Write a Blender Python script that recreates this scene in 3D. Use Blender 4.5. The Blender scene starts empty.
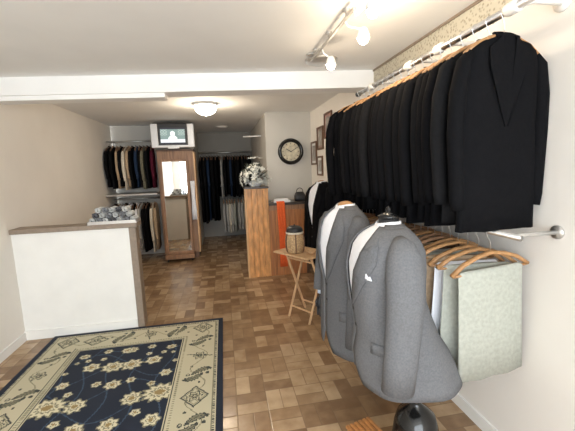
import bpy, math, random
import numpy as np
from mathutils import Vector, Matrix
random.seed(7)
SC = bpy.context.scene
COL = SC.collection
PI = math.pi

# ------------------------------------------------------------------ materials
def new_mat(name):
    m = bpy.data.materials.new(name); m.use_nodes = True
    nt = m.node_tree; b = nt.nodes['Principled BSDF']
    return m, nt, b

def mat(name, col, rough=.6, metal=0., var=.12, scale=30., bump=0., emit=None, es=0., spec=None, sheen=0., stretch=(1,1,1)):
    m, nt, b = new_mat(name)
    b.inputs['Roughness'].default_value = rough
    b.inputs['Metallic'].default_value = metal
    if spec is not None: b.inputs['Specular IOR Level'].default_value = spec
    if sheen: b.inputs['Sheen Weight'].default_value = sheen
    tc = nt.nodes.new('ShaderNodeTexCoord'); mp = nt.nodes.new('ShaderNodeMapping')
    mp.inputs['Scale'].default_value = stretch
    nt.links.new(tc.outputs['Object'], mp.inputs['Vector'])
    n = nt.nodes.new('ShaderNodeTexNoise'); n.inputs['Scale'].default_value = scale; n.inputs['Detail'].default_value = 4
    nt.links.new(mp.outputs['Vector'], n.inputs['Vector'])
    r = nt.nodes.new('ShaderNodeValToRGB')
    r.color_ramp.elements[0].position = .3; r.color_ramp.elements[1].position = .7
    r.color_ramp.elements[0].color = tuple(c*(1-var) for c in col)+(1,)
    r.color_ramp.elements[1].color = tuple(min(1, c*(1+var)) for c in col)+(1,)
    nt.links.new(n.outputs['Fac'], r.inputs['Fac']); nt.links.new(r.outputs['Color'], b.inputs['Base Color'])
    if bump:
        bp = nt.nodes.new('ShaderNodeBump'); bp.inputs['Strength'].default_value = bump; bp.inputs['Distance'].default_value = .01
        nt.links.new(n.outputs['Fac'], bp.inputs['Height']); nt.links.new(bp.outputs['Normal'], b.inputs['Normal'])
    if emit:
        b.inputs['Emission Color'].default_value = emit+(1,); b.inputs['Emission Strength'].default_value = es
    return m

def fabric(name, col, var=.12, sc=60., rough=.9, sheen=0.):
    return mat(name, col, rough, 0, var, sc, .15, sheen=sheen, spec=.05)

def wood(name, col, var=.3, sc=6., rough=.45, stretch=(6,6,.5)):
    return mat(name, col, rough, 0, var, sc, .08, stretch=stretch)

def attr_mat(name, rough=.9, emit=0.):
    m, nt, b = new_mat(name)
    a = nt.nodes.new('ShaderNodeAttribute'); a.attribute_name = 'pattern'
    b.inputs['Roughness'].default_value = rough
    if emit:
        b.inputs['Base Color'].default_value = (.02,.02,.02,1)
        nt.links.new(a.outputs['Color'], b.inputs['Emission Color']); b.inputs['Emission Strength'].default_value = emit
    else:
        n = nt.nodes.new('ShaderNodeTexNoise'); n.inputs['Scale'].default_value = 220
        tc = nt.nodes.new('ShaderNodeTexCoord'); nt.links.new(tc.outputs['Object'], n.inputs['Vector'])
        bp = nt.nodes.new('ShaderNodeBump'); bp.inputs['Strength'].default_value = .4; bp.inputs['Distance'].default_value = .004
        nt.links.new(n.outputs['Fac'], bp.inputs['Height']); nt.links.new(bp.outputs['Normal'], b.inputs['Normal'])
        nt.links.new(a.outputs['Color'], b.inputs['Base Color'])
    return m

def floor_mat():
    m, nt, b = new_mat('parquet_tile')
    N, L = nt.nodes, nt.links
    def mth(op, a, c=None, clamp=False):
        n = N.new('ShaderNodeMath'); n.operation = op; n.use_clamp = clamp
        for i, v in enumerate((a, c)):
            if v is None: continue
            if isinstance(v, (int, float)): n.inputs[i].default_value = v
            else: L.new(v, n.inputs[i])
        return n.outputs[0]
    tc = N.new('ShaderNodeTexCoord'); sx = N.new('ShaderNodeSeparateXYZ'); L.new(tc.outputs['Object'], sx.inputs[0])
    u = mth('DIVIDE', sx.outputs[0], .2); v = mth('DIVIDE', sx.outputs[1], .2)
    iu = mth('FLOOR', u); iv = mth('FLOOR', v); fu = mth('SUBTRACT', u, iu); fv = mth('SUBTRACT', v, iv)
    par = mth('ABSOLUTE', mth('MODULO', mth('ADD', iu, iv), 2))
    def mix(a, c):  # par? a : c
        return mth('ADD', mth('MULTIPLY', par, a), mth('MULTIPLY', mth('SUBTRACT', 1, par), c))
    t = mix(fu, fv); s = mix(fv, fu)                 # t across the planks, s along
    t2 = mth('MULTIPLY', t, 2); k = mth('FLOOR', t2); ft = mth('SUBTRACT', t2, k)
    cv = N.new('ShaderNodeCombineXYZ'); L.new(iu, cv.inputs[0]); L.new(iv, cv.inputs[1]); L.new(k, cv.inputs[2])
    wn = N.new('ShaderNodeTexWhiteNoise'); L.new(cv.outputs[0], wn.inputs['Vector'])
    ns = N.new('ShaderNodeTexNoise'); ns.inputs['Scale'].default_value = 9; ns.inputs['Detail'].default_value = 5
    L.new(tc.outputs['Object'], ns.inputs['Vector'])
    fac = mth('ADD', mth('MULTIPLY', wn.outputs['Value'], .75), mth('MULTIPLY', mth('SUBTRACT', ns.outputs['Fac'], .5), .9))
    cr = N.new('ShaderNodeValToRGB'); L.new(fac, cr.inputs['Fac'])
    e = cr.color_ramp.elements
    e[0].position = 0; e[0].color = (.22,.13,.07,1)
    e[1].position = .85; e[1].color = (.52,.37,.225,1)
    x = e.new(.4); x.color = (.33,.21,.115,1)
    # grout
    e1 = mth('MINIMUM', ft, mth('SUBTRACT', 1, ft)); e2 = mth('MULTIPLY', mth('MINIMUM', s, mth('SUBTRACT', 1, s)), 2)
    g = mth('DIVIDE', mth('MINIMUM', e1, e2), .045, True)
    mx = N.new('ShaderNodeMixRGB'); L.new(g, mx.inputs[0]); mx.inputs[1].default_value = (.22,.14,.08,1)
    L.new(cr.outputs['Color'], mx.inputs[2]); L.new(mx.outputs[0], b.inputs['Base Color'])
    rr = N.new('ShaderNodeMapRange'); L.new(ns.outputs['Fac'], rr.inputs[0]); rr.inputs[3].default_value = .16; rr.inputs[4].default_value = .30
    L.new(rr.outputs[0], b.inputs['Roughness'])
    bp = N.new('ShaderNodeBump'); bp.inputs['Strength'].default_value = .25; bp.inputs['Distance'].default_value = .003
    L.new(g, bp.inputs['Height']); L.new(bp.outputs['Normal'], b.inputs['Normal'])
    return m

def border_mat():
    m, nt, b = new_mat('wallpaper_border'); N, L = nt.nodes, nt.links
    tc = N.new('ShaderNodeTexCoord'); v = N.new('ShaderNodeTexVoronoi'); v.inputs['Scale'].default_value = 55
    L.new(tc.outputs['Object'], v.inputs['Vector'])
    r = N.new('ShaderNodeValToRGB'); r.color_ramp.elements[0].color = (.34,.3,.22,1); r.color_ramp.elements[1].color = (.58,.54,.44,1)
    r.color_ramp.elements[0].position = .2; r.color_ramp.elements[1].position = .5
    L.new(v.outputs['Distance'], r.inputs[0]); L.new(r.outputs[0], b.inputs['Base Color']); b.inputs['Roughness'].default_value = .8
    return m

M = dict(
 ceil=mat('ceiling_paint', (.86,.86,.85), .9, var=.02, scale=3),
 beam=mat('beam_paint', (.93,.93,.92), .8, var=.02, scale=3),
 cream=mat('cream_wall_paint', (.84,.80,.745), .9, var=.03, scale=2),
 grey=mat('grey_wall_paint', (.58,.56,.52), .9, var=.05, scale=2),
 greyd=mat('grey_paint_shade_in_colour', (.30,.285,.26), .9, var=.05, scale=2),  # wall grey taken darker, so the alcove's shade sits in the colour
 white=mat('white_paint', (.85,.84,.81), .5, var=.03, scale=5),
 floor=floor_mat(), border=border_mat(),
 black=fabric('black_wool', (.007,.007,.008)), black2=fabric('charcoal_wool', (.012,.012,.013)), black3=fabric('jet_wool', (.005,.005,.006)),
 suit=fabric('grey_suiting', (.148,.150,.158), .14, 130), suitb=fabric('dark_grey_suiting', (.128,.130,.138), .14, 130),
 lapel=fabric('grey_lapel', (.135,.137,.145), .14, 90),
 shirt=fabric('white_cotton', (.86,.87,.92), .03, 40), blue=fabric('pale_blue_cotton', (.52,.62,.75), .05),
 tan=fabric('tan_wool', (.45,.33,.22)), cream_f=fabric('cream_wool', (.66,.6,.5)), navy=fabric('navy_wool', (.02,.035,.07)),
 maroon=fabric('maroon_wool', (.08,.012,.025)), sage=fabric('pale_grey_green_cloth', (.40,.41,.36), .1), lgrey=fabric('light_grey_cloth', (.42,.41,.39)),
 brown_f=fabric('brown_tweed', (.12,.07,.04), .3), olive=fabric('olive_tweed', (.16,.15,.11), .3),
 chrome=mat('brushed_metal', (.62,.62,.62), .28, 1., .05), steel=mat('painted_metal', (.55,.53,.5), .35, .6, .05),
 blackm=mat('black_gloss', (.008,.008,.008), .12, 0, .05), blackp=mat('black_plastic', (.02,.02,.022), .45, 0, .1),
 silver=mat('silver_plastic', (.72,.73,.75), .4, .15, .03),
 hang=wood('hanger_wood', (.42,.22,.09), .25), pine=wood('pine_boards', (.64,.31,.11), .3, 6, .4, (4,4,1.2)),
 pinered=wood('reddish_pine_boards', (.42,.17,.06), .3), pinetrim=wood('light_pine', (.62,.38,.19), .25), darktop=mat('dark_counter_top', (.05,.04,.035), .3, 0, .3),
 darkwood=wood('dark_stained_wood', (.13,.065,.035), .3), midwood=wood('brown_wood', (.30,.16,.085), .3),
 palew=wood('pale_table_wood', (.62,.40,.22), .2), orangew=wood('orange_wood', (.45,.19,.06), .3),
 mirror=mat('mirror_glass', (.85,.86,.85), .02, 1., 0), wicker=mat('wicker', (.45,.30,.16), .7, 0, .45, 90, .6),
 taupe=mat('taupe_trim', (.27,.21,.16), .5, 0, .1), red=fabric('red_orange', (.75,.13,.04)),
 shade=mat('frosted_glass', (.95,.92,.85), .4, 0, .01, emit=(1,.93,.8), es=9.), bulb=mat('lamp_bulb', (1,1,1), .4, 0, 0, emit=(1,.86,.66), es=18.),
 paper=mat('white_paper', (.85,.85,.85), .7, 0, .03), face=mat('clock_face', (.62,.56,.42), .6, 0, .25, 18),
 photo=mat('grey_print', (.35,.33,.31), .35, 0, .5, 14), photo2=mat('brown_print', (.28,.2,.17), .35, 0, .5, 14), photo3=mat('rose_print', (.42,.22,.2), .35, 0, .5, 14),
 petal=mat('silver_white_petals', (.78,.79,.74), .5, 0, .1), leaf=mat('dark_leaves', (.05,.06,.04), .5, 0, .3),
 rug=attr_mat('rug_pile'), screen=attr_mat('screen_glow', emit=1.1), rugedge=fabric('navy_rug_binding', (.012,.02,.035)),
 tie1=fabric('pale_silk', (.62,.63,.62), .1), tie2=fabric('grey_silk', (.3,.31,.33), .2), tie3=fabric('dark_silk', (.12,.12,.13), .2),
)
M['palew'].node_tree.nodes['Principled BSDF'].inputs['Roughness'].default_value = .5

# ------------------------------------------------------------------ mesh helpers
class MB:
    def __init__(s): s.v, s.f = [], []
    def add(s, v, f):
        o = len(s.v); s.v += [tuple(p) for p in v]; s.f += [tuple(i+o for i in q) for q in f]; return s
    def box(s, x0, x1, y0, y1, z0, z1, mtx=None):
        v = [Vector((x, y, z)) for z in (z0, z1) for y in (y0, y1) for x in (x0, x1)]
        if mtx: v = [mtx @ p for p in v]
        return s.add(v, [(0,2,3,1),(4,5,7,6),(0,1,5,4),(2,6,7,3),(0,4,6,2),(1,3,7,5)])
    def loft(s, rings, cap0=True, cap1=True, closed=True):
        n = len(rings[0]); v = [p for r in rings for p in r]; f = []
        m = n if closed else n-1
        for i in range(len(rings)-1):
            for j in range(m):
                a, b = i*n+j, i*n+(j+1) % n
                f.append((a, b, b+n, a+n))
        if cap0: f.append(tuple(range(n-1, -1, -1)))
        if cap1: f.append(tuple((len(rings)-1)*n+j for j in range(n)))
        return s.add(v, f)
    def lathe(s, prof, c=(0,0,0), n=24, cap0=True, cap1=True, mtx=None):
        rings = []
        for r, z in prof:
            ring = [Vector((r*math.cos(2*PI*k/n), r*math.sin(2*PI*k/n), z)) for k in range(n)]
            if mtx: ring = [mtx @ p for p in ring]
            rings.append([p+Vector(c) for p in ring])
        return s.loft(rings, cap0, cap1)
    def tube(s, pts, r, n=8, ry=None):
        pts = [Vector(p) for p in pts]
        if not hasattr(r, '__len__'): r = [r]*len(pts)
        if ry is None: ry = r
        elif not hasattr(ry, '__len__'): ry = [ry]*len(pts)
        rings = []; prev = None
        for i, p in enumerate(pts):
            d = (pts[min(i+1, len(pts)-1)]-pts[max(i-1, 0)]).normalized()
            if prev is None:
                a = Vector((1,0,0)) if abs(d.x) < .8 else Vector((0,1,0))
                a = (a-d*a.dot(d)).normalized()
            else: a = (prev-d*prev.dot(d)).normalized()
            prev = a; b = d.cross(a)
            rings.append([p+a*(r[i]*math.cos(2*PI*k/n))+b*(ry[i]*math.sin(2*PI*k/n)) for k in range(n)])
        return s.loft(rings)
    def sphere(s, c, r, n=10, m=6, sc=(1,1,1)):
        pr = [(max(1e-4, math.sin(PI*i/m))*r, -math.cos(PI*i/m)*r) for i in range(m+1)]
        rings = [[Vector((c[0]+q*math.cos(2*PI*k/n)*sc[0], c[1]+q*math.sin(2*PI*k/n)*sc[1], c[2]+z*sc[2])) for k in range(n)] for q, z in pr]
        return s.loft(rings)
    def build(s, name, material, parent=None, smooth=False, bevel=0, solid=0, label=None, loc=None, subs=0):
        me = bpy.data.meshes.new(name); me.from_pydata([tuple(p) for p in s.v], [], s.f)
        me.materials.append(material); me.validate(); me.update()
        if smooth: me.polygons.foreach_set('use_smooth', [True]*len(me.polygons))
        o = bpy.data.objects.new(name, me); COL.objects.link(o); o.parent = parent
        if loc: o.location = loc
        if solid:
            md = o.modifiers.new('solidify', 'SOLIDIFY'); md.thickness = solid; md.offset = -1
        if bevel:
            md = o.modifiers.new('bevel', 'BEVEL'); md.width = bevel; md.segments = 2; md.limit_method = 'ANGLE'
        if subs:
            md = o.modifiers.new('subsurf', 'SUBSURF'); md.levels = subs; md.render_levels = subs
        if label: o['label'] = label
        return o

def tag(o, label, cat, group=None, kind=None):
    o['label'] = label; o['category'] = cat
    if group: o['group'] = group
    if kind: o['kind'] = kind
    return o
def empty(name, loc, label, cat, group=None, rz=0):
    o = bpy.data.objects.new(name, None); COL.objects.link(o); o.location = loc; o.rotation_euler.z = rz
    o.empty_display_size = .05
    return tag(o, label, cat, group)
def copy_tree(o, parent=None):
    c = o.copy(); COL.objects.link(c); c.parent = parent
    for ch in list(o.children): copy_tree(ch, c)
    return c
def struct(name, mb, m, label, cat, **k):
    o = mb.build(name, m, **k); return tag(o, label, cat, None, 'structure')
def boxo(*a): return MB().box(*a)

# ------------------------------------------------------------------ camera
P, YAW, ROLL = math.radians(8.0), math.radians(10.4), .035
fw = Vector((math.sin(YAW)*math.cos(P), math.cos(YAW)*math.cos(P), -math.sin(P)))
r0 = Vector((math.cos(YAW), -math.sin(YAW), 0)); u0 = r0.cross(fw)
rt = r0*math.cos(ROLL)-u0*math.sin(ROLL); up = u0*math.cos(ROLL)+r0*math.sin(ROLL)
cd = bpy.data.cameras.new('camera'); cam = bpy.data.objects.new('camera', cd); COL.objects.link(cam)
cd.sensor_width = 36; cd.lens = 340/575*36; cd.clip_start = .02
cam.matrix_world = Matrix(((rt.x, up.x, -fw.x, 0), (rt.y, up.y, -fw.y, 0), (rt.z, up.z, -fw.z, 1.55), (0,0,0,1)))
SC.camera = cam

# ------------------------------------------------------------------ room shell
XL, XR, YF, YB, H = -1.95, 1.4, -1.8, 8.1, 2.4
struct('floor', boxo(XL-.1, XR+.1, YF-.1, YB+.1, -.08, 0), M['floor'], 'brown basketweave block parquet floor', 'floor')
struct('ceiling', boxo(XL-.1, XR+.1, YF-.1, YB+.1, H, H+.08), M['ceil'], 'white painted ceiling', 'ceiling')
struct('wall_left', boxo(XL-.1, XL, YF, 6.75, 0, H), M['cream'], 'cream left wall', 'wall')
struct('wall_right', boxo(XR, XR+.1, YF, 5.35, 0, H), M['cream'], 'cream right wall behind the clothes rails', 'wall')
struct('wall_clock', boxo(.68, XR+.1, 5.35, YB, 0, H), M['grey'], 'grey wall end carrying the round clock', 'wall')
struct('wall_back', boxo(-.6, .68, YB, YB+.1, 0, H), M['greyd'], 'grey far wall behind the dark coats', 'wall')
struct('wall_rack', boxo(XL-.1, -.52, 6.78, YB, 0, H), M['grey'], 'grey wall behind the left clothes rails', 'wall')
w = MB().box(XL, -1.7, YF-.1, YF, 0, H).box(1.25, XR, YF-.1, YF, 0, H).box(-1.7, 1.25, YF-.1, YF, 2.3, H).box(-1.7, 1.25, YF-.1, YF, 0, .55)
struct('wall_front', w, M['cream'], 'cream shopfront wall with wide window opening', 'wall')
wf = MB()
for x in (-1.7, -.72, .27, 1.21): wf.box(x, x+.04, YF-.08, YF-.03, .55, 2.3)
wf.box(-1.7, 1.25, YF-.08, YF-.03, .55, .6).box(-1.7, 1.25, YF-.08, YF-.03, 2.26, 2.3)
struct('window_1', wf, M['white'], 'white framed shopfront window', 'window')
# dropped white beam across the ceiling, slightly askew as in the photo
def yb(x): return 3.03+(1.38-x)*.13
bm = MB(); v = []
for z in (2.25, 2.4):
    v += [(XL, yb(XL), z), (XR, yb(XR), z), (XR, yb(XR)+.22, z), (XL, yb(XL)+.22, z)]
bm.add(v, [(0,3,2,1), (4,5,6,7), (0,1,5,4), (1,2,6,5), (2,3,7,6), (3,0,4,7)])
struct('trim_1', bm, M['beam'], 'white boxed beam crossing the ceiling', 'beam')
bm = MB(); v = []
for z in (2.212, 2.25):
    v += [(XL, yb(XL)+.03, z), (-.47, yb(-.47)+.03, z), (-.47, yb(-.47)+.2, z), (XL, yb(XL)+.2, z)]
bm.add(v, [(0,3,2,1), (4,5,6,7), (0,1,5,4), (1,2,6,5), (2,3,7,6), (3,0,4,7)])
struct('trim_2', bm, M['beam'], 'short lower white soffit under the left of the beam', 'beam')
struct('trim_3', boxo(XR-.004, XR, YF, 3.03, 2.262, 2.385), M['border'], 'beige leafy wallpaper border below the ceiling', 'wallpaper border')
struct('trim_4', boxo(XR-.012, XR, YF, 3.03, 2.385, 2.4), M['taupe'], 'thin dark moulding above the wallpaper border', 'moulding')
struct('baseboard_right', boxo(XR-.012, XR, YF, 5.35, 0, .08), M['white'], 'white baseboard on the right wall', 'baseboard')
struct('baseboard_left', boxo(XL, XL+.012, YF, 6.2, 0, .08), M['white'], 'white baseboard on the left wall', 'baseboard')
struct('baseboard_clock', boxo(.68, XR, 5.338, 5.35, 0, .08), M['white'], 'white baseboard below the clock wall', 'baseboard')

# half wall with cap on the left
hw = empty('half_wall', (-1.41, 3.55, 0), 'cream half wall with taupe cap and corner post beside the rug', 'half wall')
hw['kind'] = 'structure'
MB().box(-.54, .475, -.06, .06, 0, 1.03).build('panel', M['white'], hw)
MB().box(.475, .54, -.065, .065, 0, 1.03).build('corner_post', M['taupe'], hw, bevel=.004)
MB().box(-.54, .56, -.09, .1, 1.03, 1.075).build('cap', M['taupe'], hw, bevel=.006)
MB().box(-.54, .475, -.075, -.06, 0, .09).build('skirting', M['white'], hw)

# ------------------------------------------------------------------ rug
def lin(c): return tuple(((x/255)/12.92 if x <= 10 else ((x/255+.055)/1.055)**2.4) for x in c)
def make_rug():
    W, Lr, s = 1.6, 2.45, .0075
    nx, ny = int(W/s), int(Lr/s)
    xs = (np.arange(nx)+.5)*s; ys = (np.arange(ny)+.5)*s
    X, Y = np.meshgrid(xs, ys)      # X from the right edge, Y from the far edge
    dx = np.minimum(X, W-X); dy = np.minimum(Y, Lr-Y); d = np.minimum(dx, dy)
    navy = np.array(lin((24,33,50))); beige = np.array(lin((196,188,160))); dark = np.array(lin((62,66,62)))
    cream = np.array(lin((214,206,176))); gold = np.array(lin((150,128,84))); mid = np.array(lin((128,124,102))); blue = np.array(lin((54,74,96)))
    C = np.zeros((ny, nx, 3)); C[:] = navy
    def put(mask, c): C[mask] = c
    put(d > .045, beige)
    side = dx < dy
    t = np.where(side, Y, X)        # run along the border
    put((d > .05) & (d < .066) & ((t*55 % 1) < .5), dark)
    put((d > .07) & (d < .076), mid)
    put((d > .305) & (d < .311), dark)
    put((d > .32) & (d < .34) & ((t*45 % 1) < .5), mid)
    put((d > .35) & (d < .357), dark)
    fld = d > .365
    put(fld, navy)
    def flower(cx, cy, R, n, rot=0., asp=1., reg=None, cols=(cream, gold, mid)):
        for sx in (cx, W-cx):
            for sy in (cy,):
                a = (X-sx)*(1 if sx == cx else -1); b = (Y-sy)*(1 if sy == cy else -1)
                ca, sa = math.cos(rot), math.sin(rot)
                p = a*ca+b*sa; q = (-a*sa+b*ca)/asp
                r = np.hypot(p, q); th = np.arctan2(q, p)
                e = R*(.87+.13*np.cos(n*th))
                m = (r < e) & (reg if reg is not None else True)
                put(m, cols[0]); put(m & (r > e*.82), cols[2]); put(m & (r < e*.55) & (r > e*.42), cols[2]); put(m & (r < e*.3), cols[1])
    # vines in the field
    for k in range(5):
        c = .36+.22*k
        m = fld & (np.abs(Y-(c+.1*np.sin(X*9+k*1.7))) < .005); put(m, blue)
        m = fld & (np.abs(X-(.45+.2*k+.05*np.sin(Y*8+k))) < .0045); put(m, blue)
    F = [(.73,.70,.085,8,.2,.85),(.563,.672,.065,6,.3,.9),(.436,.881,.045,6,0,1),(.447,.483,.045,7,.2,.8),(.62,1.146,.07,8,.1,1),(.44,1.12,.12,12,.1,.8),
         (.446,1.393,.058,6,0,1),(.388,.72,.022,5,0,1),(.80,.95,.06,7,.3,.9),(.62,.44,.035,6,0,1),(.78,.46,.05,7,.4,.9),(.68,.92,.035,6,.2,1),(.52,1.0,.03,5,0,1),(.56,1.30,.035,5,.3,1),
         (.5,.56,.025,5,0,1),(.62,.56,.025,5,.2,1),(.62,1.6,.09,9,0,.9),(.44,1.75,.06,7,0,1),(.7,1.38,.06,7,.2,1),(.5,1.95,.07,8,0,1),(.75,1.9,.08,8,0,1),(.42,.58,.02,5,0,1)]
    for f in F: flower(f[0], f[1], f[2]*1.15, f[3], f[4], f[5], fld)
    # border motifs
    bd = (d > .08) & (d < .30)
    def motif(px, py, k):
        vert = k >= 0 and px in (C0, W-C0); P = X-px; Q = Y-py
        if not vert: P, Q = Q, P
        r = np.hypot(P, Q)
        if k % 2 == 0:
            if k % 4 == 0:
                a = np.abs(P)+np.abs(Q)*.85
                put(bd & (a < .098) & (a > .084), dark); put(bd & (a < .078) & (a > .07), mid)
            th = np.arctan2(Q, P); e = .058*(.82+.18*np.cos(6*th))
            put(bd & (r < e), dark); put(bd & (r < e*.82), beige); put(bd & (r < e*.62), mid); put(bd & (r < e*.36), dark); put(bd & (r < e*.2), beige)
        else:
            for sg in (-1, 1):      # two curved serrated leaves
                qx, qy = .02*sg, .048*sg; ang = .5
                p = (P-qx)*math.cos(ang)+(Q-qy)*math.sin(ang); q = -(P-qx)*math.sin(ang)+(Q-qy)*math.cos(ang)+4*((P-qx)**2)*sg
                e = (p/.082)**2+(q/(.026+.005*np.sin(p*260)))**2
                put(bd & (e < 1), dark); put(bd & (e < .5) & (np.abs(q) > .003), mid)
            put(bd & (np.hypot(P-.07, Q) < .016), dark); put(bd & (np.hypot(P-.07, Q) < .008), beige); put(bd & (np.hypot(P+.075, Q) < .015), dark); put(bd & (np.hypot(P+.02, Q-.11) < .011), dark)
            put(bd & (np.hypot(P-.05, Q+.11) < .011), dark)
    C0 = .192
    for k in range(9):
        for xx in (C0, W-C0): motif(xx, .17+.2637*k, k)
    for k in range(1, 5):
        for yy in (C0, Lr-C0): motif(C0+.243*k+.0, yy, k)
    # wandering vine of the border
    w1 = np.abs(dx-(.19+.06*np.sin(Y*16))) < .004; w2 = np.abs(dy-(.19+.06*np.sin(X*16))) < .004
    put(bd & side & w1, mid); put(bd & ~side & w2, mid)
    vx = np.linspace(0, W, nx+1); vy = np.linspace(0, Lr, ny+1)
    VX, VY = np.meshgrid(vx, vy)
    V = np.stack([-VX, -VY, np.full_like(VX, .012)], -1).reshape(-1, 3)
    idx = np.arange((nx+1)*(ny+1)).reshape(ny+1, nx+1)
    Fc = np.stack([idx[:-1,:-1], idx[1:,:-1], idx[1:,1:], idx[:-1,1:]], -1).reshape(-1, 4)
    me = bpy.data.meshes.new('rug_pile'); me.vertices.add(len(V)); me.vertices.foreach_set('co', V.astype('f').ravel())
    me.loops.add(Fc.size); me.loops.foreach_set('vertex_index', Fc.astype('i').ravel())
    me.polygons.add(len(Fc)); me.polygons.foreach_set('loop_start', np.arange(0, Fc.size, 4, dtype='i')); me.update(); me.validate()
    at = me.attributes.new('pattern', 'FLOAT_COLOR', 'FACE')
    at.data.foreach_set('color', np.concatenate([C.reshape(-1, 3), np.ones((nx*ny, 1))], 1).astype('f').ravel())
    me.materials.append(M['rug'])
    root = empty('rug', (-.092, 3.47, 0), 'navy and beige floral area rug on the parquet at the bottom left', 'rug')
    o = bpy.data.objects.new('pile', me); COL.objects.link(o); o.parent = root
    MB().box(-W, 0, -Lr, 0, 0, .011).build('backing', M['rugedge'], root)
make_rug()

# ------------------------------------------------------------------ garments on hangers
def ring(w, t, z, n=20, cx=0, cy=0, seed=0, amp=0, e=.75):
    r = []
    for k in range(n):
        a = 2*PI*k/n; c, s = math.cos(a), math.sin(a)
        x = w*math.copysign(abs(c)**e, c); y = t*math.copysign(abs(s)**e, s)
        y += amp*t*math.sin(x*45+seed*2.1+z*3)*(1 if s > 0 else -1 if s < 0 else 0)
        r.append(Vector((cx+x, cy+y, z)))
    return r
def add_hanger(root, wmat=None, bar=False):
    m = MB(); pts = [(-.2,0,-.165),(-.14,0,-.125),(-.07,0,-.1),(0,0,-.088),(.07,0,-.1),(.14,0,-.125),(.2,0,-.165)]
    m.tube(pts, [.012,.013,.014,.015,.014,.013,.012], 8, [.009]*7)
    if bar: m.tube([(-.195,0,-.168),(.195,0,-.168)], .006, 6)
    h = m.build('hanger', wmat or M['hang'], root, smooth=True)
    hk = MB(); hp = [(0,0,-.09),(0,0,-.04)]+[(.018*math.sin(a), 0, -.002-.018*math.cos(a)+.0) for a in ()]
    hp = [(0,0,-.09),(0,0,-.045),(-.006,0,-.035)]+[(-.021*math.cos(a)+.0, 0, -.002+.021*math.sin(a)) for a in [PI*1.9*k/10-.5 for k in range(8)]]
    hk.tube(hp, .0022, 6); hk.build('hook', M['chrome'], h, smooth=True)
    return h
def make_jacket(mb, label, cat, L=.80, seed=1, body='jacket_body', w=1., th=1., collar=None, sleeveL=.6, low=None, name='suit_jacket', lapels=True, hm='hang'):
    root = empty(name, (0,0,0), label, cat)
    add_hanger(root, M[hm])
    t = .02*th; prof = [(-.088,.045,.8),(-.10,.075,.9),(-.122,.13,1),(-.15,.18,1),(-.19,.205,1),(-.3,.205,1.05),(-.45,.2,1),(-.6,.205,1.05),(-.75,.212,1.1),(-.1-L,.215,1.1)]
    prof = [p for p in prof if p[0] > -.1-L+.03]+[prof[-1]]
    MB().loft([ring(a*w, t*b, z, seed=seed, amp=.35) for z, a, b in prof]).build(body, mb, root, smooth=True)
    for s in (-1, 1):
        pts = [(s*.175*w,0,-.165),(s*.205*w,.0,-.2),(s*.228*w,.003,-.32),(s*.235*w,.004,-.48),(s*.222*w,-.004,-.1-sleeveL+.05),(s*.215*w,-.004,-.1-sleeveL)]
        MB().tube(pts, [.02,.03,.037,.035,.032,.03], 12, [v*th for v in (.016,.023,.025,.024,.022,.021)]).build('sleeve', mb, root, smooth=True)
    if lapels:
        cm = MB(); tt = t*1.05+.006
        cm.tube([(.05,-tt+.008,-.105),(.045,.006,-.082),(0,.016,-.075),(-.045,.006,-.082),(-.05,-tt+.008,-.105)], .011, 6, .007)
        for s in (-1, 1):
            cm.add([(s*.035,-tt,-.1),(s*.105,-tt,-.15),(s*.1,-tt-.002,-.22),(s*.008,-tt-.003,-.46),(s*.012,-tt+.004,-.44)], [(0,1,2,3,4)] if s < 0 else [(4,3,2,1,0)])
        cm.build('collar', collar or mb, root, smooth=False, solid=.003)
    return root
def make_trousers(mb, label, hm=None, L=.5, w=.17, cat='trousers'):
    root = empty('folded_trousers', (0,0,0), label, cat)
    add_hanger(root, hm, bar=True)
    prof = [(-.155,w*.9,.8),(-.165,w,1.3),(-.25,w,1.2),(-.45,w*1.02,1.2),(-.155-L,w*1.04,1.4)]
    MB().loft([ring(a, .012*b, z, seed=3, amp=.3) for z, a, b in prof]).build('trouser_legs', mb, root, smooth=True)
    return root
ORD = ['first','second','third','fourth','fifth','sixth','seventh','eighth','ninth','tenth','eleventh','twelfth','thirteenth','fourteenth','fifteenth','sixteenth','seventeenth','eighteenth','nineteenth','twentieth','twenty-first','twenty-second','twenty-third','twenty-fourth','twenty-fifth']

# ---- right upper rail
RX, RZ = 1.165, 2.145
rr = empty('clothes_rail', (RX, 2.0, RZ), 'upper metal clothes rail carrying the black jackets on the right wall', 'clothes rail')
MB().tube([(0,-.85,0),(0,.80,0)], .0165, 16).build('rail_tube', M['chrome'], rr, smooth=True)
MB().lathe([(.02,0),(.022,.01),(.022,.04),(.015,.045)], n=16, mtx=Matrix.Rotation(-PI/2, 4, 'X')).build('end_cap', M['blackp'], rr, smooth=True, loc=(0,.80,0))
for y in (-.75, -.28, .02, .55):
    m = MB(); m.lathe([(.024,-.03),(.026,-.02),(.026,.02),(.024,.03)], n=16, mtx=Matrix.Rotation(PI/2, 4, 'X'))
    m.tube([(0,0,0),(.09,0,.03),(XR-RX-.012,0,.03)], .012, 10)
    m.lathe([(.035,0),(.035,.012)], n=16, c=(XR-RX-.013,0,.03), mtx=Matrix.Rotation(PI/2, 4, 'Y'))
    m.build('bracket', M['white'], rr, smooth=True, loc=(0,y,0))
vars_ = [make_jacket(M['black'], 'x', 'jacket', seed=1, L=.80, th=1.35, sleeveL=.70), make_jacket(M['black2'], 'x', 'jacket', seed=2, L=.78, th=1.3, sleeveL=.69), make_jacket(M['black3'], 'x', 'jacket', seed=4, L=.81, w=.97, th=1.4, sleeveL=.70)]
used = [False]*3
NJ = 18
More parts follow.
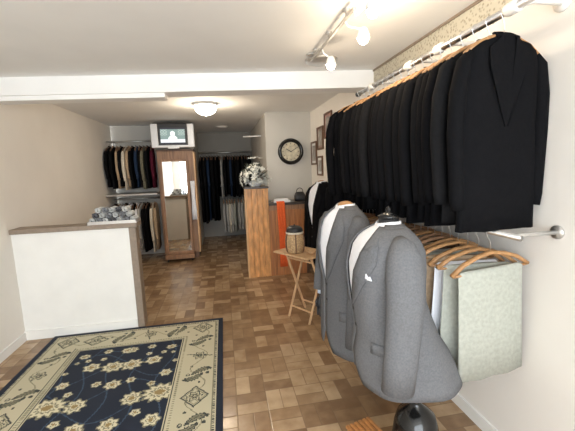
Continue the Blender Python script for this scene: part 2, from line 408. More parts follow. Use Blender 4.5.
for i in range(NJ):
    k = random.choice((0, 0, 1, 2)) if i not in (0, 1, 2) else i
    y = 1.29+i*(2.68-1.29)/(NJ-1)
    o = vars_[k] if not used[k] else copy_tree(vars_[k]); used[k] = True
    o.location = (RX, y, RZ); o.rotation_euler.z = .1+random.uniform(-.16, .16)
    s = random.uniform(.92, 1.04); o.scale = (s*.97, 1, random.uniform(.97, 1.01)+.035*i/NJ)
    if i == NJ-1: lb = 'black suit jacket farthest along the upper right rail, next to the long coat'
    elif i == 0: lb = 'black suit jacket at the near end of the upper right rail'
    else: lb = 'black suit jacket hanging packed among others along the upper right rail'
    tag(o, lb, 'jacket', 'black jackets on the upper right rail')

lc = make_jacket(M['black3'], 'long black coat at the far end of the upper right rail, past the jackets', 'coat', L=1.02, seed=6, th=1.5, w=1.12, sleeveL=.74, name='long_coat')
lc.location = (RX-.01, 2.765, RZ); lc.rotation_euler.z = -.12
# ---- right lower rail
LZ = 1.235
lr = empty('clothes_rail', (RX, 2.0, LZ), 'lower metal clothes rail behind the grey suits, under the black jackets', 'clothes rail')
MB().tube([(0,-.85,0),(0,.85,0)], .013, 14).build('rail_tube', M['chrome'], lr, smooth=True)
for y in (-.8, 0, .8):
    m = MB(); m.tube([(0,0,0),(.07,0,0),(XR-RX-.008,0,0)], .01, 10); m.lathe([(.03,0),(.03,.008)], n=14, c=(XR-RX-.008,0,0), mtx=Matrix.Rotation(PI/2, 4, 'Y'))
    m.build('bracket', M['steel'], lr, smooth=True, loc=(0,y,0))
tk = {'sage': 'pale grey-green', 'cream_f': 'cream', 'tan': 'tan', 'lgrey': 'light grey', 'brown_f': 'brown tweed', 'shirt': 'white', 'olive': 'olive tweed'}
protos = {}
seq = ['sage','sage','shirt','tan','sage','lgrey','brown_f','tan','olive','brown_f','lgrey','brown_f','tan','olive','brown_f','lgrey','black','tan','brown_f','black','olive','black']
tk['black'] = 'black'
NT = len(seq)
for i, c in enumerate(seq):
    if c in protos: o = copy_tree(protos[c])
    else: o = protos[c] = make_trousers(M[c], 'x', M['midwood'] if c in ('brown_f','olive','lgrey','black') else M['hang'])
    o.location = (RX-.01, 1.30+i*1.42/(NT-1), LZ); o.rotation_euler.z = random.uniform(-.12, .12)
    o.rotation_euler.y = random.uniform(-.07, .07); o.scale = (1.02, 1, random.uniform(.95, 1.1))
    tag(o, f'{tk[c]} folded trousers, {ORD[i]} from the near end of lower right rail', 'trousers', 'trousers on the lower right rail')

# ------------------------------------------------------------------ dressed mannequins
def suit(loc, rz, label, jm, lm, cz=1.34, hem=.47, arm=None, square=False, cuffhand=False, flare=1., wa=1., neckm=None, rear=False, bx=-.06, hemback=.012, tuck=(1.,1.), full=False, opn=.44):
    root = empty('dressed_mannequin', loc, label, 'mannequin', 'dressed mannequins in front of the right rail', rz)
    k = (cz-hem)/.87
    def Z(z): return hem+(z-.47)*k
    R = [(1.335,.060,.068,-.015),(1.318,.078,.105,-.012),(1.295,.095,.15,-.008),(1.265,.110,.188,-.004),(1.215,.124,.204,0),(1.12,.136,.203,.006),(1.02,.132,.19,.006),
         (.93,.124,.178,.004),(.84,.132,.188,0),(.74,.146,.205,-.004),(.64,.160*flare,.216,-.010),(.55,.170*flare,.224,-.014),(.47,.176*flare,.23,-.018)]
    if full:
        fl = {.93:(.136,.0), .84:(.142,-.004), 1.02:(.136,.004), .74:(.15,-.008)}
        R = [(z, fl[z][0], b, fl[z][1]) if z in fl else (z, a, b, cx) for z, a, b, cx in R]
    R = [(z, a*(1+(wa-1)*min(1, (1.335-z)/.1)), b, cx-hemback*max(0, (.95-z)/.48)) for z, a, b, cx in R]
    def pt(a, b, cx, z, th, off=0):
        c, s = math.cos(th), math.sin(th); e = .82
        return Vector((cx+(a+off)*math.copysign(abs(c)**e, c), (b+off)*math.copysign(abs(s)**e, s), Z(z)))
    def interp(z):
        for i in range(len(R)-1):
            if R[i][0] >= z >= R[i+1][0]:
                t = (R[i][0]-z)/(R[i][0]-R[i+1][0]); return [R[i][j]*(1-t)+R[i+1][j]*t for j in range(1, 4)]
        return list(R[-1][1:]) if z < R[-1][0] else list(R[0][1:])
    zb = .90
    def op(z):        # half opening angle at the front
        if z > zb: return .03+opn*((z-zb)/(1.335-zb))**1.0
        return .0+.45*max(0, (.62-z)/.15)**2*.6
    zs = [1.335,1.318,1.295,1.265,1.215,1.17,1.12,1.07,1.02,.975,.93,.90,.84,.79,.74,.69,.64,.59,.55,.51,.47]
    n = 48; rings = []
    for z in zs:
        a, b, cx = interp(z); o = op(z); rr_ = []
        for j in range(n+1):
            th = o+(2*PI-2*o)*j/n
            # soft drape: ripples growing to the hem
            fold = .004*math.sin(th*7+1.)*max(0, (1.0-z))*2
            rr_.append(pt(a, b, cx, z, th, fold))
        rings.append(rr_)
    jb = MB().loft(rings, False, False, closed=False).build('jacket', jm, root, smooth=True, solid=.006)
    # shirt
    rings = []
    for z in [1.345,1.335,1.318,1.295,1.265,1.215,1.12,1.02,.93,.86]:
        a, b, cx = interp(z); rings.append([pt(a-.010, b-.012, cx, z, -1.25+2.5*j/24) for j in range(25)])
    sh = MB().loft(rings, False, False, closed=False).build('shirt', M['shirt'], root, smooth=True, solid=.004)
    cl = MB()
    for s in (-1, 1):
        pts = []
        for j in range(9):
            th = s*(.05+j*.34); pts.append((math.cos(th)*.054-.012, math.sin(th)*.058))
        o_ = [Vector((x, y, Z(1.35)+.012*min(1, j/4))) for j, (x, y) in enumerate(pts)]
        q_ = [Vector((x*1.22+.01, y*1.25, Z(1.318)-(.028 if j < 2 else .0))) for j, (x, y) in enumerate(pts)]
        cl.loft([o_, q_], False, False, closed=False)
    cl.build('shirt_collar', M['shirt'], sh, smooth=True, solid=.003)
    # lapels
    for s in (-1, 1):
        lm_ = MB(); inner, outer = [], []
        zz = [1.325,1.30,1.27,1.23,1.18,1.12,1.06,1.0,.95,.91]
        wd = [.045,.06,.072,.088,.098,.088,.07,.052,.032,.008]
        for z, w_ in zip(zz, wd):
            a, b, cx = interp(z); o = op(z)
            inner.append(pt(a, b, cx, z, s*o, .008)); outer.append(pt(a, b, cx, z-.0, s*(o+w_/.15), .012))
        outer[3] = outer[3]+Vector((0, 0, .02)); 
        lm_.loft([inner, outer] if s > 0 else [outer, inner], False, False, closed=False).build('lapel', lm, jb, smooth=True, solid=.004)
    # back collar
    bc = MB(); lo, hi = [], []
    for j in range(17):
        th = .95+(2*PI-1.9)*j/16; a, b, cx = interp(1.318)
        lo.append(pt(a, b, cx, 1.305, th, .012)); hi.append(pt(.056, .064, -.014, 1.352, th, .004))
    bc.loft([lo, hi], False, False, closed=False).build('jacket_collar', lm, jb, smooth=True, solid=.004)
    # sleeves
    for s in (-1, 1):
        if s == -1 and arm: path = arm
        else: path = [(-.005,s*.15,1.285),(-.004,s*.19,1.262),(0,s*.218,1.22),(.004,s*.238,1.12),(.006,s*.25,1.0),(.014,s*.256,.88),(.024,s*.256,.72),(.034,s*.25,.56)]
        tf = tuck[0] if s == 1 else tuck[1]; path = [(x, y*(1-(1-tf)*min(1, (1.29-z)/.1)), z) for x, y, z in path]
        pp = [(x, y, Z(z)) for x, y, z in path]
        MB().tube(pp, [.03,.055,.072,.078,.076,.073,.070,.068], 18, [.03,.05,.058,.060,.058,.056,.054,.052]).build('sleeve', jm, jb, smooth=True)
        if s == -1 and cuffhand:
            e = Vector(pp[-1]); d = (e-Vector(pp[-2])).normalized()
            MB().tube([e-d*.01, e+d*.03], .036, 14, .028).build('shirt_cuff', M['blue'], sh, smooth=True)
            hnd = MB(); b0 = e+d*.02
            hnd.tube([b0, b0+d*.05, b0+d*.09, b0+d*.11], [.022,.034,.036,.026], 12, [.016,.017,.016,.012])
            for f_ in range(4):
                q = b0+d*.095+Vector((.026-.017*f_, 0, 0)); ln = (.055,.068,.064,.05)[f_]
                hnd.tube([q, q+d*ln*.5+Vector((0,.004,0)), q+d*ln+Vector((0,.014,0))], [.0085,.008,.006], 8)
            q = b0+d*.035+Vector((.028,0,0)); hnd.tube([q, q+Vector((.02,.006,-.025)), q+Vector((.022,.012,-.055))], [.011,.009,.006], 8)
            hnd.build('hand', M['blackp'], root, smooth=True)
    # buttons, pockets
    for z in (.885, .79):
        a, b, cx = interp(z); MB().sphere(tuple(pt(a, b, cx, z, .06, .008)), .009, 10, 6, (.5,1,1)).build('button', M['blackp'], jb, smooth=True)
    for s in (-1, 1):
        pf = MB(); top, bot = [], []
        for j in range(7):
            a, b, cx = interp(.74); th = s*(.65+.11*j); top.append(pt(a, b, cx, .755, th, .008)); a, b, cx = interp(.7); bot.append(pt(a, b, cx, .70, th, .011))
        pf.loft([top, bot] if s > 0 else [bot, top], False, False, closed=False).build('pocket_flap', jm, jb, smooth=True, solid=.003)
    if square:
        a, b, cx = interp(1.1); c = pt(a, b, cx, 1.105, .82, .012)
        sq = MB(); sq.add([c+Vector(v)*.68 for v in ((.012,-.028,-.012),(-.012,.03,-.006),(-.002,.024,.022),(.004,.006,.012),(.012,-.012,.03))], [(0,1,2,3,4)])
        sq.build('pocket_square', M['shirt'], jb, solid=.004)
    # mannequin
    nh = .5 if neckm else .65
    MB().lathe([(.05,0),(.052,.03*nh),(.045,.07*nh),(.046,.1*nh)], c=(-.014,0,Z(1.30)), n=20).build('neck', neckm or M['blackp'], root, smooth=True)
    MB().lathe(([(.048,0),(.046,.012),(.03,.022),(.012,.027)] if neckm else [(.048,0),(.05,.012),(.03,.022),(.012,.03),(.014,.045),(.006,.055)]), c=(-.014,0,Z(1.30)+.1*nh), n=20).build('neck_cap', neckm or M['blackm'], root, smooth=True)
    ts = [(1.30,.052,.06,-.012),(1.26,.09,.15,-.004),(1.2,.105,.175,0),(1.02,.11,.16,.005),(.93,.10,.145,.004),(.80,.11,.16,0),(.68,.11,.16,-.004)]
    MB().loft([[pt(a, b, cx, z, 2*PI*j/24) for j in range(24)] for z, a, b, cx in ts]).build('torso', M['blackp'], root, smooth=True)
    rx = .36 if cuffhand else .2
    if rear:
        MB().lathe([(.07,0),(.072,.008),(.05,.014),(.014,.018),(.012,.03),(.012,Z(.53))], c=(-rx,0,0), n=24).tube([(-rx,0,Z(.52)),(-rx+.01,0,Z(.545)),(-rx+.04,0,Z(.56)),(-.02,0,Z(.74))], .012, 8).build('stand', M['blackm'], root, smooth=True)
    else:
        MB().lathe([(.150,0),(.152,.012),(.140,.03),(.128,.09),(.118,.16),(.106,.24),(.092,.29),(.055,.322),(.030,.345),(.023,.36),(.023,.385),(.034,.392),(.034,.41),(.02,.417),(.016,Z(.70))], c=(bx,0,0), n=32).build('stand', M['blackm'], root, smooth=True)
    return root
suit((.728,1.45,0), math.radians(173), 'nearest mannequin, grey suit jacket with white pocket square and white shirt', M['suit'], M['lapel'], square=True, cz=1.272, hem=.53, flare=1.12, wa=1.2, bx=-.163, hemback=.085, tuck=(1., .80), full=True)
arm2 = [(-.005,-.15,1.285),(-.0,-.19,1.262),(.005,-.218,1.22),(.012,-.24,1.12),(.02,-.25,1.02),(.032,-.25,.93),(.048,-.245,.84),(.06,-.235,.77)]
suit((.712,1.97,0), math.radians(187), 'middle mannequin, darker grey suit jacket and open white shirt, behind the nearest grey suit', M['suitb'], M['suitb'], cz=1.30, hem=.41, arm=arm2, cuffhand=True, neckm=M['hang'], rear=True, hemback=.035, tuck=(.84, .88), opn=.38)
suit((1.115,3.86,0), math.radians(196), 'farthest mannequin, long black suit jacket over white shirt, between folding table and right wall', M['black'], M['black'], cz=1.36, hem=.38, neckm=M['hang'], rear=True, opn=.40)

# ------------------------------------------------------------------ folding table, basket, bowl
ft = empty('folding_table', (.775,3.33,0), 'small pale wooden folding table with crossed legs in front of the desk', 'table', rz=math.atan2(-.84,.54))
MB().box(-.27, .23, -.19, .16, .672, .692).build('tabletop', M['palew'], ft, bevel=.004)
for fr, sg in (('a', -1), ('b', 1)):
    for u in ((-.145, .145) if sg < 0 else (-.175, .175)):
        MB().tube([(u+.03, sg*.14, 0), (u+.03, -sg*.12, .672)], .0105, 6, .014).build('leg', M['palew'], ft)
    uu = .145 if sg < 0 else .175
    f = .16; MB().tube([(-uu+.03, sg*(.14-.26*f), .672*f), (uu+.03, sg*(.14-.26*f), .672*f)], .009, 6).build('stretcher', M['palew'], ft)
    f = .93; MB().tube([(-uu+.03, sg*(.14-.26*f), .672*f), (uu+.03, sg*(.14-.26*f), .672*f)], .009, 6).build('rail', M['palew'], ft)
bk = empty('wicker_basket', (.675,3.32,.692), 'round lidded wicker basket with dark straps on the folding table', 'basket')
MB().lathe([(.075,0),(.088,.02),(.097,.07),(.097,.13),(.09,.18),(.083,.2)], n=28).build('body', M['wicker'], bk, smooth=True)
MB().lathe([(.086,.198),(.09,.203),(.09,.212),(.084,.217)], n=28).build('rim', M['cream_f'], bk, smooth=True)
MB().lathe([(.084,.215),(.086,.228),(.076,.255),(.05,.272),(.012,.278)], n=28).build('lid', M['blackp'], bk, smooth=True)
MB().sphere((0,0,.282), .010).build('lid_knob', M['blackp'], bk, smooth=True)
for a in (200, 265, 330, 80):
    a = math.radians(a); c, s = math.cos(a), math.sin(a)
    MB().tube([(r*c, r*s, z) for r, z in ((.08,.005),(.093,.03),(.101,.08),(.101,.13),(.094,.18),(.088,.2))], .006, 6).build('strap', M['darkwood'], bk, smooth=True)
tag(MB().lathe([(.02,0),(.022,.004),(.045,.02),(.05,.034),(.046,.034),(.038,.018),(.008,.01)], c=(.815,3.2,.692), n=24).build('wooden_bowl', M['palew'], smooth=True), 'small shallow tan wooden bowl to the right of the wicker basket', 'bowl')

# ------------------------------------------------------------------ reception desk
dk = empty('reception_desk', (.85,5.0,0), 'pine plank reception desk with tall left pillar and dark counter top', 'desk')
def planks(name, x0, x1, y0, y1, z0, z1, n, m, parent):
    w_ = (x1-x0)/n
    mb_ = MB()
    for i in range(n): mb_.box(x0+i*w_+.001, x0+(i+1)*w_-.001, y0, y1, z0, z1)
    return mb_.build(name, m, parent, bevel=.004)
planks('pillar_front', -.56, -.245, -.26, -.235, 0, 1.275, 4, M['pine'], dk)
MB().box(-.56, -.245, -.235, .12, 0, 1.275).build('pillar_core', M['pinetrim'], dk)
MB().box(-.575, -.555, -.265, -.235, 0, 1.275).build('pillar_corner', M['pinetrim'], dk, bevel=.003)
MB().box(-.58, -.235, -.275, .14, 1.275, 1.298).build('pillar_top', M['darktop'], dk, bevel=.004)
planks('desk_front', -.245, .30, -.26, -.235, 0, 1.03, 6, M['pinered'], dk)
MB().box(-.245, .30, -.235, .10, 0, 1.03).build('desk_carcass', M['darkwood'], dk)
MB().box(-.245, .32, -.30, .14, 1.03, 1.065).build('counter_top', M['darktop'], dk, bevel=.004)
MB().box(-.245, .30, -.272, -.26, .96, 1.03).build('front_rail', M['midwood'], dk, bevel=.003)
MB().box(.285, .31, -.272, -.235, 0, 1.03).build('desk_corner', M['darkwood'], dk, bevel=.003)
for k, (z, r, t_) in enumerate(((1.065, .05, .025), (1.0905, -.12, .018))):
    m = MB().box(-.12, .12, -.085, .085, 0, t_)
    tag(m.build('paper_stack', M['paper'], loc=(.80,4.84,z)), ('wider stack of white papers lying on the dark desk top', 'smaller white paper pad on top of the paper stack on the desk')[k], 'papers', 'papers on the desk').rotation_euler.z = r
    if k: bpy.data.objects[-1 if False else 'paper_stack.001'].scale = (.8,.8,1)
bg = empty('handbag', (1.09,4.88,1.065), 'black soft bag on the right end of the desk', 'bag')
MB().loft([ring(.075,.05,0,e=.6), ring(.085,.06,.03,e=.6), ring(.08,.055,.08,e=.6), ring(.06,.03,.12,e=.6), ring(.05,.012,.13,e=.6)]).build('bag_body', M['blackp'], bg, smooth=True)
MB().tube([(.05*math.cos(a), 0, .125+.06*math.sin(a)) for a in [PI*k/10 for k in range(11)]], .005, 6).build('handle', M['blackp'], bg, smooth=True)
# red-orange band running down the desk front
m = MB(); rg = []
for z, y in ((1.078,-.20),(1.078,-.29),(1.06,-.312),(.9,-.312),(.6,-.308),(.3,-.306),(.14,-.306)):
    rg.append([Vector((.0+x*.055+.012*math.sin(z*4), y-.004*math.cos(x*9), z)) for x in [-1+2*j/10 for j in range(11)]])
o = m.loft(rg, False, False, closed=False).build('red_band', M['red'], smooth=True, solid=.004, loc=(.78,5.0,0))
tag(o, 'red-orange sash hanging down the desk front beside the pillar', 'band')

# flower arrangement on the pillar
fa = empty('flower_arrangement', (.445,4.93,1.298), 'silvery white flower arrangement with dark leaves on the tall desk pillar', 'flowers')
MB().lathe([(.07,0),(.085,.015),(.10,.05),(.105,.06),(.098,.06),(.08,.02)], n=24).build('bowl', M['silver'], fa, smooth=True)
rnd = random.Random(3)
lf = MB()
for i in range(160):
    a = rnd.uniform(0, 2*PI); e = rnd.uniform(-.1, 1.45); r = rnd.uniform(.10, .2)
    d = Vector((math.cos(a)*math.cos(e)*1.05, math.sin(a)*math.cos(e)*.75, math.sin(e)*1.15)); c = Vector((0,0,.1))+d*r
    t1 = d.cross(Vector((0,0,1))).normalized() if abs(d.z) < .98 else Vector((1,0,0))
    lf.add([c-d*.03, c+t1*.014, c+d*.04+Vector((0,0,.01)), c-t1*.014], [(0,1,2,3)])
lf.build('leaves', M['leaf'], fa, solid=.002)['kind'] = 'stuff'
for i in range(95):
    a = rnd.uniform(0, 2*PI); e = rnd.uniform(-.35, 1.4); r = rnd.uniform(.13, .215)
    if i < 3: a, e, r = rnd.uniform(0, 6), 1.3, .28
    d = Vector((math.cos(a)*math.cos(e)*1.1, math.sin(a)*math.cos(e)*.75, math.sin(e)*1.1)); c = Vector((0,0,.1))+d*r
    q = d.to_track_quat('Z', 'Y').to_matrix().to_4x4(); fm = MB()
    for p in range(6):
        b_ = p*PI/3; cc = Vector((.026*math.cos(b_), .026*math.sin(b_), .004))
        pv = [Vector((0,0,0)), cc+Vector((-.011*math.sin(b_), .011*math.cos(b_), .004)), cc*1.75+Vector((0,0,.012)), cc-Vector((-.011*math.sin(b_), .011*math.cos(b_), -.004))]
        fm.add([c+(q @ x) for x in pv], [(0,1,2,3)])
    fm.sphere(tuple(c+d*.004), .008, 8, 5)
    fm.build('flower_head', M['petal'], fa, solid=.002)

# ------------------------------------------------------------------ clock & frames
ck = empty('wall_clock', (1.068,5.35,1.80), 'round wall clock with thick black rim and tan face on the grey wall', 'clock')
RXm = Matrix.Rotation(PI/2, 4, 'X')
MB().lathe([(.145,0),(.15,.03),(.165,.045),(.185,.045),(.2,.03),(.205,.01),(.205,0)], n=48, mtx=RXm).build('rim', M['blackm'], ck, smooth=True)
MB().lathe([(.152,.004),(.152,.012)], n=48, mtx=RXm).build('dial', M['face'], ck)
for k in range(12):
    a = k*PI/6; mt = Matrix.Rotation(a, 4, 'Y')
    MB().box(-.004, .004, -.016, -.012, .112, .138, mt).build('hour_mark', M['darkwood'], ck)
MB().box(-.005, .005, -.021, -.017, -.02, .085, Matrix.Rotation(math.radians(300), 4, 'Y')).build('hour_hand', M['blackp'], ck)
MB().box(-.0035, .0035, -.026, -.022, -.02, .12, Matrix.Rotation(math.radians(60), 4, 'Y')).build('minute_hand', M['blackp'], ck)
def frame(y0, y1, z0, z1, pm, label):
    r = empty('picture_frame', (XR, (y0+y1)/2, (z0+z1)/2), label, 'picture', 'pictures on the right wall by the clock')
    hy, hz = (y1-y0)/2, (z1-z0)/2; b = .025
    f = MB().box(-.022, -.001, -hy, hy, hz-b, hz).box(-.022, -.001, -hy, hy, -hz, -hz+b).box(-.022, -.001, -hy, -hy+b, -hz+b, hz-b).box(-.022, -.001, hy-b, hy, -hz+b, hz-b)
    f.build('frame', M['darkwood'], r); MB().box(-.010, -.001, -hy+b, hy-b, -hz+b, hz-b).build('print', pm, r)
    MB().box(-.0125, -.0102, -hy+b*2.2, hy-b*2.2, -hz+b*2.4, hz-b*2.4).build('mount_picture', M['photo'], r)
frame(4.98, 5.28, 1.58, 1.93, M['paper'], 'small framed picture nearest the clock on the right wall')
frame(4.63, 4.93, 1.79, 2.11, M['photo2'], 'brown framed picture to the upper right of the small one by the clock')
frame(4.24, 4.56, 1.92, 2.25, M['photo3'], 'rose tinted framed picture highest on the right wall beside the black jackets')
frame(4.68, 4.95, 1.42, 1.70, M['paper'], 'lowest framed picture on the right wall, below the brown one')

# ------------------------------------------------------------------ column cabinet with mirror and TV
cc = empty('display_cabinet', (-.80,6.48,0), 'brown wooden column cabinet with wide mirror front, holding up the television', 'cabinet')
MB().box(-.3, .3, -.26, .28, .1, 1.90).build('carcass', M['midwood'], cc, bevel=.004)
MB().box(-.29, .29, -.25, .27, .0, .1).build('plinth', M['darkwood'], cc)
MB().box(-.31, .31, -.275, .29, 1.90, 1.93).build('cornice', M['darkwood'], cc, bevel=.004)
MB().box(.3, .33, -.3, .0, .1, 1.88).build('side_panel', M['pinetrim'], cc, bevel=.003)
ms = empty('standing_mirror', (-.80,6.08,0), 'tall wood-framed standing mirror in front of the cabinet, reflecting the shop', 'mirror')
tm = Matrix.Rotation(math.radians(-1.2), 4, 'X')
fm = MB().box(-.245, -.205, -.015, .02, .12, 1.76, tm).box(.175, .215, -.015, .02, .12, 1.76, tm).box(-.205, .175, -.015, .02, 1.72, 1.76, tm).box(-.205, .175, -.015, .02, .12, .17, tm)
fm.build('mirror_frame', M['midwood'], ms, bevel=.003)
MB().box(-.205, .175, -.004, .006, .17, 1.72, tm).build('mirror_glass', M['mirror'], ms)
MB().box(-.26, .23, -.09, .10, .045, .12).build('mirror_base', M['midwood'], ms, bevel=.004)
for sx in (-.22, .19):
    for sy in (-.06, .07):
        MB().sphere((sx, sy, .022), .022, 10, 6, (.6,1,1)).build('caster', M['blackp'], ms, smooth=True)
# TV
tv = empty('television', (-.80,6.42,1.93), 'silver tube television showing a pale picture on top of the cabinet', 'television')
tv.rotation_euler.z = math.radians(2)
def tvr(w_, h0, h1, y, e=.35): return [Vector((x*w_, y, h0 if z < 0 else h1)) for x, z in ((-1,-1),(1,-1),(1,1),(-1,1))]
MB().loft([tvr(.31,.03,.425,-.36), tvr(.31,.03,.425,-.24), tvr(.24,.05,.39,-.02), tvr(.17,.08,.33,.16)]).build('shell', M['blackp'], tv, bevel=.012)
for s in (-1, 1):
    x0, x1 = sorted((s*.235, s*.345)); MB().box(x0, x1, -.385, -.25, .03, .41).build('speaker_panel', M['silver'], tv, bevel=.012)
MB().box(-.345, .345, -.388, -.30, .02, .062).build('bottom_bezel', M['silver'], tv, bevel=.01)
MB().box(-.235, .235, -.375, -.355, .36, .41).build('top_bezel', M['blackp'], tv, bevel=.006)
MB().box(-.09, .09, -.393, -.32, -.0, .03).build('control_strip', M['silver'], tv, bevel=.006)
def screen():
    nx, ny = 44, 30; V = []; F = []
    for j in range(ny+1):
        for i in range(nx+1):
            x, z = -1+2*i/nx, -1+2*j/ny
            V.append((x*.195, -.376-.010*(1-x*x)*(1-z*z), .21+z*.135))
    for j in range(ny):
        for i in range(nx): a = j*(nx+1)+i; F.append((a, a+1, a+nx+2, a+nx+1))
    me = bpy.data.meshes.new('screen'); me.from_pydata(V, [], F); me.materials.append(M['screen'])
    at = me.attributes.new('pattern', 'FLOAT_COLOR', 'FACE'); cs = []
    for j in range(ny):
        for i in range(nx):
            x, z = -1+2*(i+.5)/nx, -1+2*(j+.5)/ny
            c = (.20,.27,.25)
            if z > .82 or z < -.80: c = (.03,.03,.04)
            elif (x/.2)**2+((z-.25)/.32)**2 < 1 or (x/.36)**2+((z+.35)/.4)**2 < 1: c = (.9,.95,.92)
            elif z < -.38: c = (.75,.78,.8)
            elif abs(x) > .45 and z > .1 and (int(x*9)+int(z*7)) % 2: c = (.38,.46,.42)
            cs += [*c, 1]
    at.data.foreach_set('color', cs); o = bpy.data.objects.new('screen', me); COL.objects.link(o); o.parent = tv
screen()
MB().box(-.215, .215, -.374, -.35, .055, .365).build('screen_surround', M['blackp'], tv)

# small white strip beside the mirror: white scarf
m = MB(); rg = []
for z in (1.48,1.40,1.25,1.1,.95,.8):
    rg.append([Vector((.035*x*(1+.2*math.sin(z*9)), -.012+.006*math.sin(x*6), z)) for x in [-1+2*j/8 for j in range(9)]])
o = m.loft(rg, False, False, closed=False).build('white_sliver', M['shirt'], smooth=True, solid=.006, loc=(-.535,6.165,-.1))
tag(o, 'narrow white scarf hanging on the cabinet just right of the standing mirror', 'sliver')

# ------------------------------------------------------------------ left double rack (rails run across)
def across_rail(x0, x1, y, z, label, wally, name='clothes_rail'):
    r = empty(name, ((x0+x1)/2, y, z), label, 'clothes rail')
    h = (x1-x0)/2; MB().tube([(-h,0,0),(h,0,0)], .0125, 12).build('rail_tube', M['chrome'], r, smooth=True)
    for s in (-.8, .8): MB().tube([(s*h,0,0),(s*h,wally-y,.0)], .008, 8).build('bracket', M['steel'], r, smooth=True)
across_rail(-1.93, -1.13, 6.40, 2.09, 'upper rail of hanging garments on the left back wall', 6.775)
across_rail(-1.93, -1.13, 6.40, 1.10, 'lower rail of hanging garments under the grey shelf', 6.775)
sh_ = MB().box(-1.94, -1.125, 6.13, 6.775, 1.17, 1.20)
tag(sh_.build('wall_shelf', M['steel'], bevel=.004), 'grey shelf between the two left clothes rails', 'shelf')
CN = {'black':'black','tan':'tan','cream_f':'cream','navy':'navy','maroon':'maroon','shirt':'white','brown_f':'brown','lgrey':'light grey','black2':'charcoal','olive':'olive','blue':'pale blue','black3':'jet black','sage':'pale green-grey'}
def across_row(seq, x0, x1, y, z, where, group, L, name='suit_jacket', cat='jacket', kw=None, long_first=0):
    protos = {}; n = len(seq)
    for i, c in enumerate(seq):
        Li = L+.55 if i < long_first else L
        key = (c, Li)
        if key in protos: o = copy_tree(protos[key])
        else: o = protos[key] = make_jacket(M[c], 'x', cat, L=Li, seed=i, name=name, **(kw or {}))
        o.location = (x0+(x1-x0)*i/(n-1), y, z); o.rotation_euler.z = PI/2+random.uniform(-.12, .12)
        o.scale = (.98, 1, random.uniform(.94, 1.03))
        tag(o, f'{CN[c]} {cat}, {ORD[i]} from the left on the {where}', cat, group)
across_row(['black','black','tan','black','cream_f','tan','black','navy','black','olive','black','maroon'], -1.88, -1.20, 6.40, 2.09, 'upper left rail', 'garments on the upper left rail', .70, kw=dict(sleeveL=.55, th=1.1, hm='darkwood'))
across_row(['black','sage','lgrey','black','shirt','black','shirt','lgrey','black','black','cream_f','tan'], -1.88, -1.22, 6.40, 1.10, 'lower left rail under the shelf', 'garments on the lower left rail', .82, kw=dict(sleeveL=.62, th=1.1, hm='darkwood'))

# ------------------------------------------------------------------ far alcove racks
across_rail(-.50, .66, 7.75, 1.93, 'upper rail of dark coats on the far wall', YB)
across_rail(-.10, .66, 7.75, .98, 'lower rail of pale garments on the far wall', YB)
across_row(['black','black2','navy','black','black','black3','black','lgrey','black','black','navy','black3','black','black','black2','black','black','black'], -.45, .60, 7.75, 1.93,
           'upper far rail', 'dark coats on the far rail', .86, 'long_coat', 'coat', dict(sleeveL=.62, th=1.25, hm='darkwood'), long_first=6)
across_row(['lgrey','lgrey','cream_f','lgrey','sage','lgrey','lgrey','cream_f','lgrey','sage','lgrey'], -.02, .60, 7.75, .98,
           'lower far rail', 'pale garments on the lower far rail', .70, 'hanging_shirt', 'shirt', dict(sleeveL=.55, th=1.2, hm='midwood'))
o = MB().tube([(.38,6.1,2.11),(.68,6.0,2.11)], .012, 10).build('wall_rod', M['white'], smooth=True)
tag(o, 'short white rod sticking out of the wall left of the clock', 'rod')

# ------------------------------------------------------------------ display of folded cloths on the half wall
tr = empty('display_tray', (-1.07,3.55,1.075), 'shallow wire tray of rolled silk ties on the half wall cap', 'tray')
MB().box(-.22, .22, -.085, .085, 0, .008).box(-.22, .22, -.085, -.079, .008, .03).box(-.22, .22, .079, .085, .008, .03).box(-.22, -.214, -.085, .085, .008, .03).box(.214, .22, -.085, .085, .008, .03).build('tray_body', M['steel'], tr)
kinds = ['tie1','tie2','tie1','tie3','tie1','tie2']
nm = {'tie1':'pale silver','tie2':'mid grey','tie3':'dark grey'}
pro = {}
rows = ['front','middle','back']
cnt = 0
for lay in range(3):
    for r_ in range(3):
        for c_ in range(7-lay):
            kd = kinds[(c_*5+r_*2+lay*3) % 6]
            m_ = pro.get(kd)
            if m_ is None:
                mb_ = MB(); pr_ = []
                # a rolled tie: spiral strip with thickness
                n_ = 40; A, B = [], []
                for q in range(n_):
                    a = q*2*PI*2.5/n_; r = .006+.019*q/n_; A.append(Vector((r*math.cos(a), -.02, r*math.sin(a)))); B.append(Vector((r*math.cos(a), .02, r*math.sin(a))))
                mb_.loft([A, B], False, False, closed=False)
                o = pro[kd] = mb_.build('rolled_tie', M[kd], smooth=True, solid=.003)
            else: o = m_.copy(); COL.objects.link(o)
            o.location = (-1.07-.18+.06*c_+.03*lay, 3.55-.055+.055*r_, 1.083+.0265+.049*lay)
            o.rotation_euler.z = random.uniform(-.2, .2)
            tag(o, f'{nm[kd]} rolled tie, {ORD[c_]} from left, {rows[r_]} row, {("lower","middle","top")[lay]} layer in tray', 'tie', 'rolled ties in the tray')

# ------------------------------------------------------------------ slatted stool, bottom
st = empty('slatted_stool', (.655,1.44,0), 'low orange-brown slatted wooden stool at the foot of the nearest grey suit', 'stool', rz=math.radians(14))
for k in range(6): MB().box(-.075+.026*k, -.057+.026*k, -.12, .12, .185, .2).build('slat', M['orangew'], st, bevel=.002)
for y in (-.1, .085): MB().box(-.07, .072, y, y+.018, .165, .185).build('crossbar', M['orangew'], st)
for x in (-.07, .052):
    for y in (-.105, .087): MB().box(x, x+.02, y, y+.02, 0, .165).build('leg', M['orangew'], st)

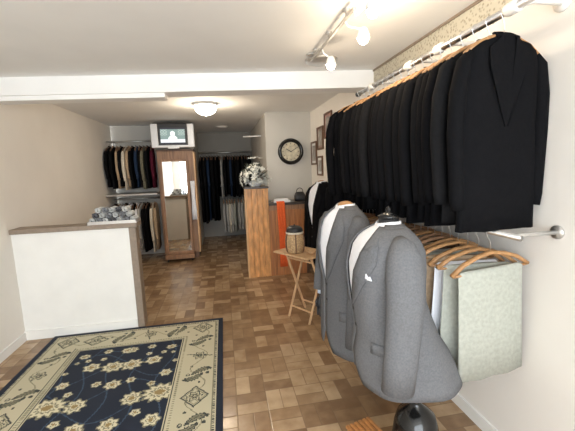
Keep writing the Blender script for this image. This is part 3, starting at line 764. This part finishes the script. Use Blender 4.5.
# ------------------------------------------------------------------ lights
dm = empty('ceiling_light', (-.17,4.62,2.4), 'lit frosted dome ceiling light behind the white beam', 'ceiling light')
MB().lathe([(.15,0),(.155,-.01),(.15,-.03),(.12,-.035)], n=32).build('collar', M['white'], dm, smooth=True)
MB().lathe([(.142,-.03),(.14,-.06),(.122,-.10),(.085,-.13),(.04,-.143),(.004,-.146)], n=32, cap0=False).build('glass_shade', M['shade'], dm, smooth=True)
MB().sphere((0,0,-.15), .009).build('finial', M['chrome'], dm, smooth=True)
def light(kind, loc, e, col, **k):
    l = bpy.data.lights.new('lamp', kind); l.energy = e; l.color = col
    for a, b in k.items(): setattr(l, a, b)
    o = bpy.data.objects.new('lamp_light', l); COL.objects.link(o); o.location = loc; return o
light('POINT', (-.17,4.62,2.2), 15, (1,.82,.6), shadow_soft_size=.06)
rd = empty('recessed_light', (.034,7.0,2.4), 'small unlit round ceiling disc in the far alcove', 'ceiling light')
MB().lathe([(.11,0),(.11,-.012),(.085,-.02)], n=28).build('disc', M['white'], rd, smooth=True)
MB().lathe([(.08,-.018),(.04,-.028),(.004,-.03)], n=24).build('lens', M['silver'], rd, smooth=True)
# track
tk_ = empty('track_light', (.72,2.25,2.4), 'ceiling track with three lit spot bulbs above the parquet', 'track light')
MB().box(-.008, .008, -.46, .42, -.05, -.034).build('track_bar', M['steel'], tk_, bevel=.003)
for y in (-.34, -.02, .3): MB().lathe([(.022,0),(.022,-.008),(.007,-.014),(.007,-.036)], n=18, c=(0,y,0)).build('ceiling_mount', M['steel'], tk_, smooth=True)
MB().lathe([(.045,0),(.045,-.01),(.03,-.016)], n=28, c=(0,.40,0)).build('canopy', M['steel'], tk_, smooth=True)
for i, (x, y, bx_, by_, bz) in enumerate(((0,.13,.05,.10,-.16), (0,-.32,.09,-.36,-.15), (0,-.45,.05,-.57,-.10))):
    h = MB(); h.tube([(x,y,-.055),(x+(bx_-x)*.2,y,-.08),(bx_*.8,by_,bz+.045)], .006, 8)
    hd = h.build('spot_arm', M['white'], tk_, smooth=True)
    MB().lathe([(.016,.05),(.022,.04),(.032,.01),(.034,-.002)], n=20, c=(bx_,by_,bz), cap1=False).build('spot_cup', M['white'], hd, smooth=True, solid=.002)
    MB().sphere((bx_,by_,bz-.006), .030, 16, 10).build('bulb', M['bulb'], hd, smooth=True)
    light('POINT', (.72+bx_, 2.25+by_, 2.4+bz-.06), 2.0 if i < 2 else 5, (1,.80,.56), shadow_soft_size=.035)
tag(MB().lathe([(.13,0),(.13,-.012),(.10,-.022),(.004,-.026)], n=32, c=(.83,2.78,2.4)).build('ceiling_plate', M['steel'], smooth=True), 'flat round metal plate on the ceiling by the end of the light track', 'ceiling plate')  # thin round plate set flat against the ceiling

# daylight through the shopfront
wd_ = bpy.data.worlds.new('daylight'); SC.world = wd_; wd_.use_nodes = True
bgn = wd_.node_tree.nodes['Background']; bgn.inputs[0].default_value = (.88,.95,1.0,1); bgn.inputs[1].default_value = 8.0
pt_ = light('AREA', (-.22, YF-.06, 1.42), 1, (1,1,1), shape='RECTANGLE', size=2.95, size_y=1.75)
pt_.rotation_euler = (PI/2, 0, 0); pt_.data.cycles.is_portal = True
SC.view_settings.view_transform = 'Standard'; SC.view_settings.look = 'None'; SC.view_settings.gamma = 1
SC.view_settings.use_curve_mapping = False; SC.view_settings.exposure = .42
SC.cycles.max_bounces = 10; SC.cycles.diffuse_bounces = 6
SC.cycles.sample_clamp_indirect = 6
